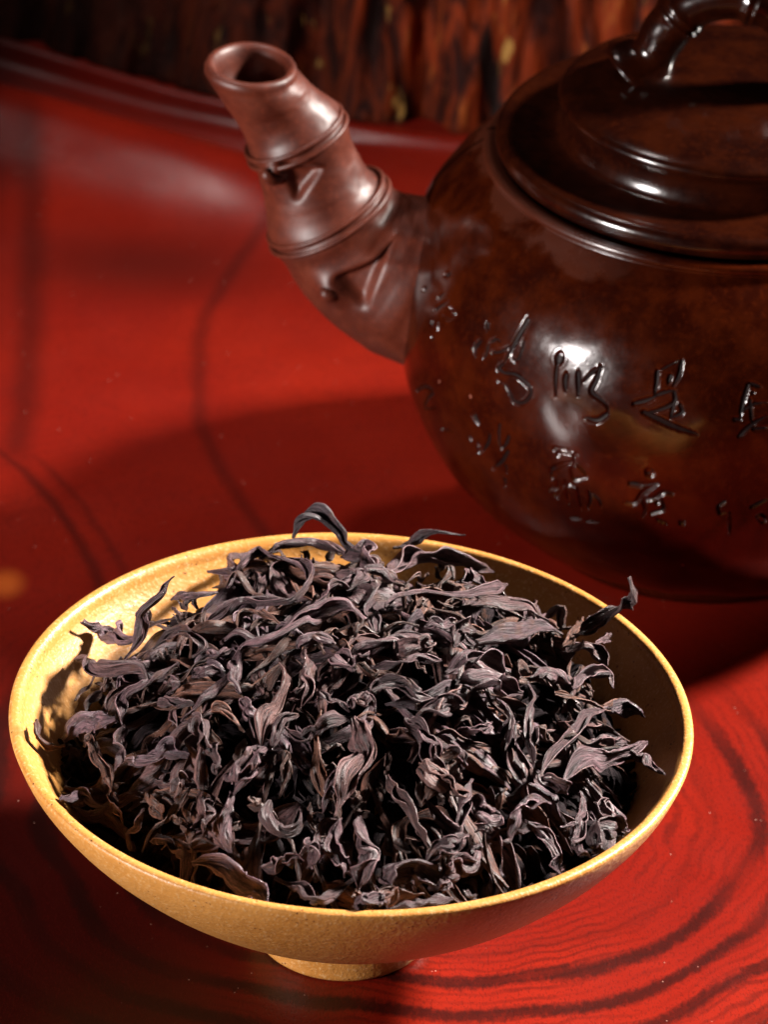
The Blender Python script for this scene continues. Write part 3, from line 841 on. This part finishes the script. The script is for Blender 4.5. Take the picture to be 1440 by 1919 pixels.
    (0,11,0.2,[(2181,-3582,4845),(2316,-3527,4841),(2452,-3515,4813)]),
    (0,7,0.2,[(3636,-3043,4656),(3913,-2873,4606),(3827,-3210,4454)]),
]


def heap_normal(P):
    e = .001
    gx = (surf(P[:, 0] + e, P[:, 1]) - surf(P[:, 0] - e, P[:, 1]))/(2*e)
    gy = (surf(P[:, 0], P[:, 1] + e) - surf(P[:, 0], P[:, 1] - e))/(2*e)
    n = np.stack([-gx, -gy, np.ones(len(P))], -1)
    return n/np.linalg.norm(n, axis=1, keepdims=True)


def leaf(ctrl, wid, rng, na=60, nb=21, roll=None, curl=None, arch=0.0012):
    """a dried, rolled and wrinkled leaf along the ctrl points; returns vertices, faces, grain coordinates"""
    P = hermite(ctrl, na)
    ln = np.linalg.norm(np.diff(P, axis=0), axis=1).sum()
    t = np.linspace(0, 1, na)
    sd = int(rng.integers(1, 1e6))
    jit = np.stack([noise2(t*4.5, 0*t + k*3.1, sd + k) for k in range(3)], -1)*wid*.30
    P = P + jit*np.sin(np.pi*t)[:, None]**.5
    N0 = heap_normal(P)
    P = P + N0*(arch*(np.hypot(P[:, 0], P[:, 1]).max() < .045)*np.sin(np.pi*t)[:, None])
    T = np.gradient(P, axis=0)
    T /= np.linalg.norm(T, axis=1, keepdims=True)
    N = N0 - (N0*T).sum(1, keepdims=True)*T
    N /= np.linalg.norm(N, axis=1, keepdims=True) + 1e-9
    B = np.cross(T, N)
    ro = (rng.uniform(-.5, .5) if roll is None else roll) + rng.uniform(-3.4, 3.4)*(t - .5) + .8*noise2(t*4, 0*t, sd + 9)
    c, s = np.cos(ro)[:, None], np.sin(ro)[:, None]
    B, N = B*c + N*s, N*c - B*s
    # outline of the leaf blade
    a1, a2 = rng.uniform(.55, 1.0), rng.uniform(.55, 1.1)
    env = np.clip(t/.20, 0, 1)**a1*np.clip((1 - t)/.24, 0, 1)**a2
    env = np.maximum(env, rng.uniform(.16, .34))*(1 + .24*noise2(t*4, 0*t, sd + 4))
    u = np.linspace(-1, 1, nb)
    U, TT = np.meshgrid(u, t)
    k0 = rng.uniform(1.8, 3.6)*(1 if rng.random() < .8 else -1) if curl is None else curl
    K = k0*(1 + .55*noise2(t*3.5, 0*t, sd + 5))
    ph = rng.uniform(0, 6.28)
    fold = .95 + .5*noise2(t*4, 0*t, sd + 6)
    head = K[:, None]*U*(.55 + .45*np.abs(U)) + fold[:, None]*np.sin(U*(4.2 + noise2(t*2, 0*t, sd + 7))[:, None] + ph + 1.6*TT) \
        + 1.1*noise2(U*3.2 + 5, TT*3.0, sd + 8)
    da, db = np.cos(head), np.sin(head)
    A = np.cumsum(da, 1)
    Bn = np.cumsum(db, 1)
    A -= .5*(A.max(1, keepdims=True) + A.min(1, keepdims=True))
    Bn -= Bn.mean(1, keepdims=True)
    span = np.maximum(A.max(1) - A.min(1), .35*nb)
    sc = (wid*env/span)[:, None]
    A, Bn = A*sc, Bn*sc
    # wrinkles that run along the blade, and a ruffled margin
    Bn += wid*.075*env[:, None]*noise2(U*5.5 + .8*TT*3, TT*2.4, sd + 12)
    Bn += wid*.060*env[:, None]*noise2(U*9, TT*3.5 + U, sd + 13)
    crease = 1 - np.abs(noise2(U*6.5 + 1.2*noise2(TT*5, U, sd + 20), TT*1.9, sd + 16))*2
    Bn += wid*.085*env[:, None]*np.clip(crease, -1, 1)
    Bn += wid*.10*env[:, None]*np.abs(U)**3*noise2(U*1.5, TT*9, sd + 14)
    A += wid*.10*env[:, None]*np.sign(U)*np.abs(U)**4*noise2(U*.6 + 9, TT*15, sd + 15)
    V = P[:, None] + B[:, None]*A[..., None] + N[:, None]*Bn[..., None]
    gu = np.gradient(V, axis=1)
    gt = np.gradient(V, axis=0)
    nn = np.cross(gt, gu)
    nn /= np.linalg.norm(nn, axis=-1, keepdims=True) + 1e-12
    thick = .00016
    V2 = V - nn*thick
    F1 = quads(na, nb)
    F2 = F1[:, ::-1] + na*nb
    idx = np.arange(na*nb).reshape(na, nb)
    ring = np.r_[idx[0, :], idx[1:, -1], idx[-1, -2::-1], idx[-2:0:-1, 0]]
    nx_ = np.roll(ring, -1)
    F3 = np.stack([ring, ring + na*nb, nx_ + na*nb, nx_], -1)
    gr = np.stack([U, TT*ln/.006, 0*U], -1).reshape(-1, 3)
    return np.concatenate([V.reshape(-1, 3), V2.reshape(-1, 3)]), np.concatenate([F1, F2, F3]), np.concatenate([gr, gr])


def add_grain(me, gr):
    at = me.attributes.new('grain', 'FLOAT_VECTOR', 'POINT')
    at.data.foreach_set('vector', np.asarray(gr, np.float32).ravel())




def leaf_label(c, ln, tone):
    """how the leaf looks and where in the heap it lies"""
    size = 'long' if ln > .017 else 'short' if ln < .011 else 'medium'
    colour = 'reddish brown' if tone > .6 else 'brownish grey' if tone > .3 else 'dark purple grey'
    if math.hypot(c[0], c[1]) < .016:
        place = 'on top in the middle of the heap'
    else:
        a = (math.degrees(math.atan2(c[1], c[0])) + 22.5) % 360
        place = 'at the ' + ('right side', 'back right', 'back', 'back left', 'left side', 'front left', 'front', 'front right')[int(a//45)] + ' of the heap'
    return f'{size} {colour} dried tea leaf {place}'


LEAF_GROUP = 'dried tea leaves heaped in the bowl'
SPECIAL = {
    1: 'dark tea leaf arched like a hook above the back rim of the bowl',
    2: 'broad grey tea leaf pointing left over its shadow on the pale bowl wall',
    3: 'slender tea leaf standing upright near the left of the heap',
    4: 'tea leaf curled into an open ring at the upper left of the heap',
    5: 'wide crumpled bluish grey tea leaf at the left front of the heap',
    6: 'large ribbed olive brown tea leaf running down the middle of the heap',
    7: 'dark tea leaf sticking up across the right back rim of the bowl',
    8: 'pale grey folded tea leaf reaching towards the right bowl wall',
    9: 'smooth grey tea leaf curving along the left front rim of the bowl',
    10: 'long straight tea leaf slanting down right at the front of the heap',
    11: 'flat triangular grey tea leaf lying at the front rim',
    12: 'hook shaped tea leaf with bent tip at the right front of the heap',
}


def tone_color(tone, rng):
    grey = np.array([.092, .054, .065])*rng.uniform(.5, 1.45)
    brn = np.array([.12, .050, .032])*rng.uniform(.85, 1.15)
    c = grey*(1 - tone) + brn*tone
    return (*c, 1)


def leaf_object(ctrl, wid, tone, rng, label=None, **kw):
    V, Fq, gr = leaf(ctrl, wid, rng, **kw)
    c = V.mean(0)
    me = mesh('tea_leaf', V - c, Fq, M_LEAF)
    add_grain(me, gr)
    ob = link('tea_leaf', me, None, label=label or leaf_label(c, np.linalg.norm(np.diff(np.asarray(ctrl), axis=0), axis=1).sum(), tone), category='tea leaf', group=LEAF_GROUP)
    ob.location = c
    ob.color = tone_color(tone, rng)
    if label == SPECIAL[1]:
        ob.color = (.040, .026, .030, 1)
    return ob


for tag, wd, tone, pts in LEAVES:
    leaf_object(np.array(pts)/1e5, wd/1e4*1.02, tone, rng, SPECIAL.get(tag), roll=rng.uniform(-.35, .35),
                curl=.8 if tag in (5, 6, 9, 11) else rng.uniform(1.3, 3.0)*(1 if rng.random() < .85 else -1))


def random_ctrl(rng, lift_lo, lift_hi, lmin, lmax, rmax=.048, rlim=.0510):
    while True:
        a, q = rng.uniform(0, 2*np.pi), rmax*math.sqrt(rng.random())
        x, y = q*math.cos(a), q*math.sin(a)
        d = a + rng.normal(0, .75) + (math.pi if rng.random() < .3 else 0)
        if rng.random() < .3:
            d = rng.uniform(0, 2*np.pi)
        ln = rng.uniform(lmin, lmax)
        k = rng.normal(0, 28)
        pts = []
        for s in np.linspace(-.5, .5, 5):
            aa = d + k*s*ln
            pts.append((x + s*ln*math.cos(aa), y + s*ln*math.sin(aa)))
        pts = np.array(pts)
        if np.hypot(pts[:, 0], pts[:, 1] + .003).max() < rlim:
            break
    z = surf(pts[:, 0], pts[:, 1]) + rng.uniform(lift_lo, lift_hi)
    z = z + rng.normal(0, .0011, 5)
    r = np.hypot(pts[:, 0], pts[:, 1])
    z = np.maximum(z, bowl_inner(r) + .0012)
    return np.c_[pts, z]


for i in range(300 - len(LEAVES)):
    c = random_ctrl(rng, -.0085, -.0015, .011, .028)
    leaf_object(c, rng.uniform(.0018, .0037), max(0, rng.normal(.25, .35)) if rng.random() < .75 else 1.0, rng, na=44, nb=15)

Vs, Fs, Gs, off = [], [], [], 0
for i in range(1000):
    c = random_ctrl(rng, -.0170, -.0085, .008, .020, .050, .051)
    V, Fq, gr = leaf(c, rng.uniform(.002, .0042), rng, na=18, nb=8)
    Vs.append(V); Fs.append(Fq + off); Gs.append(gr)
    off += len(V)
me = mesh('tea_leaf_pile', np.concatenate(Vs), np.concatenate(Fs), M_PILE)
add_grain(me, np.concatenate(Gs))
link('tea_leaf_pile', me, None, kind='stuff', label='mass of small shade-darkened tea leaves deep inside the heap', category='tea leaves')

# stems, broken bits and crumbs lying between the leaves
Vs, Fs, Gs, off = [], [], [], 0
for i in range(160):
    stem = rng.random() < .3
    c = random_ctrl(rng, -.0030, .0014, *((.009, .017) if stem else (.0022, .0055)), .048, .0525)
    V, Fq, gr = leaf(c, rng.uniform(.0006, .0010) if stem else rng.uniform(.0006, .0018), rng, na=20 if stem else 12, nb=7, arch=0)
    Vs.append(V); Fs.append(Fq + off); Gs.append(gr)
    off += len(V)
me = mesh('tea_leaf_bits', np.concatenate(Vs), np.concatenate(Fs), M_LEAF)
add_grain(me, np.concatenate(Gs))
ob = link('tea_leaf_bits', me, None, kind='stuff', label='brown stems and broken crumbs scattered between the tea leaves', category='tea bits')
ob.color = (.095, .050, .040, 1)
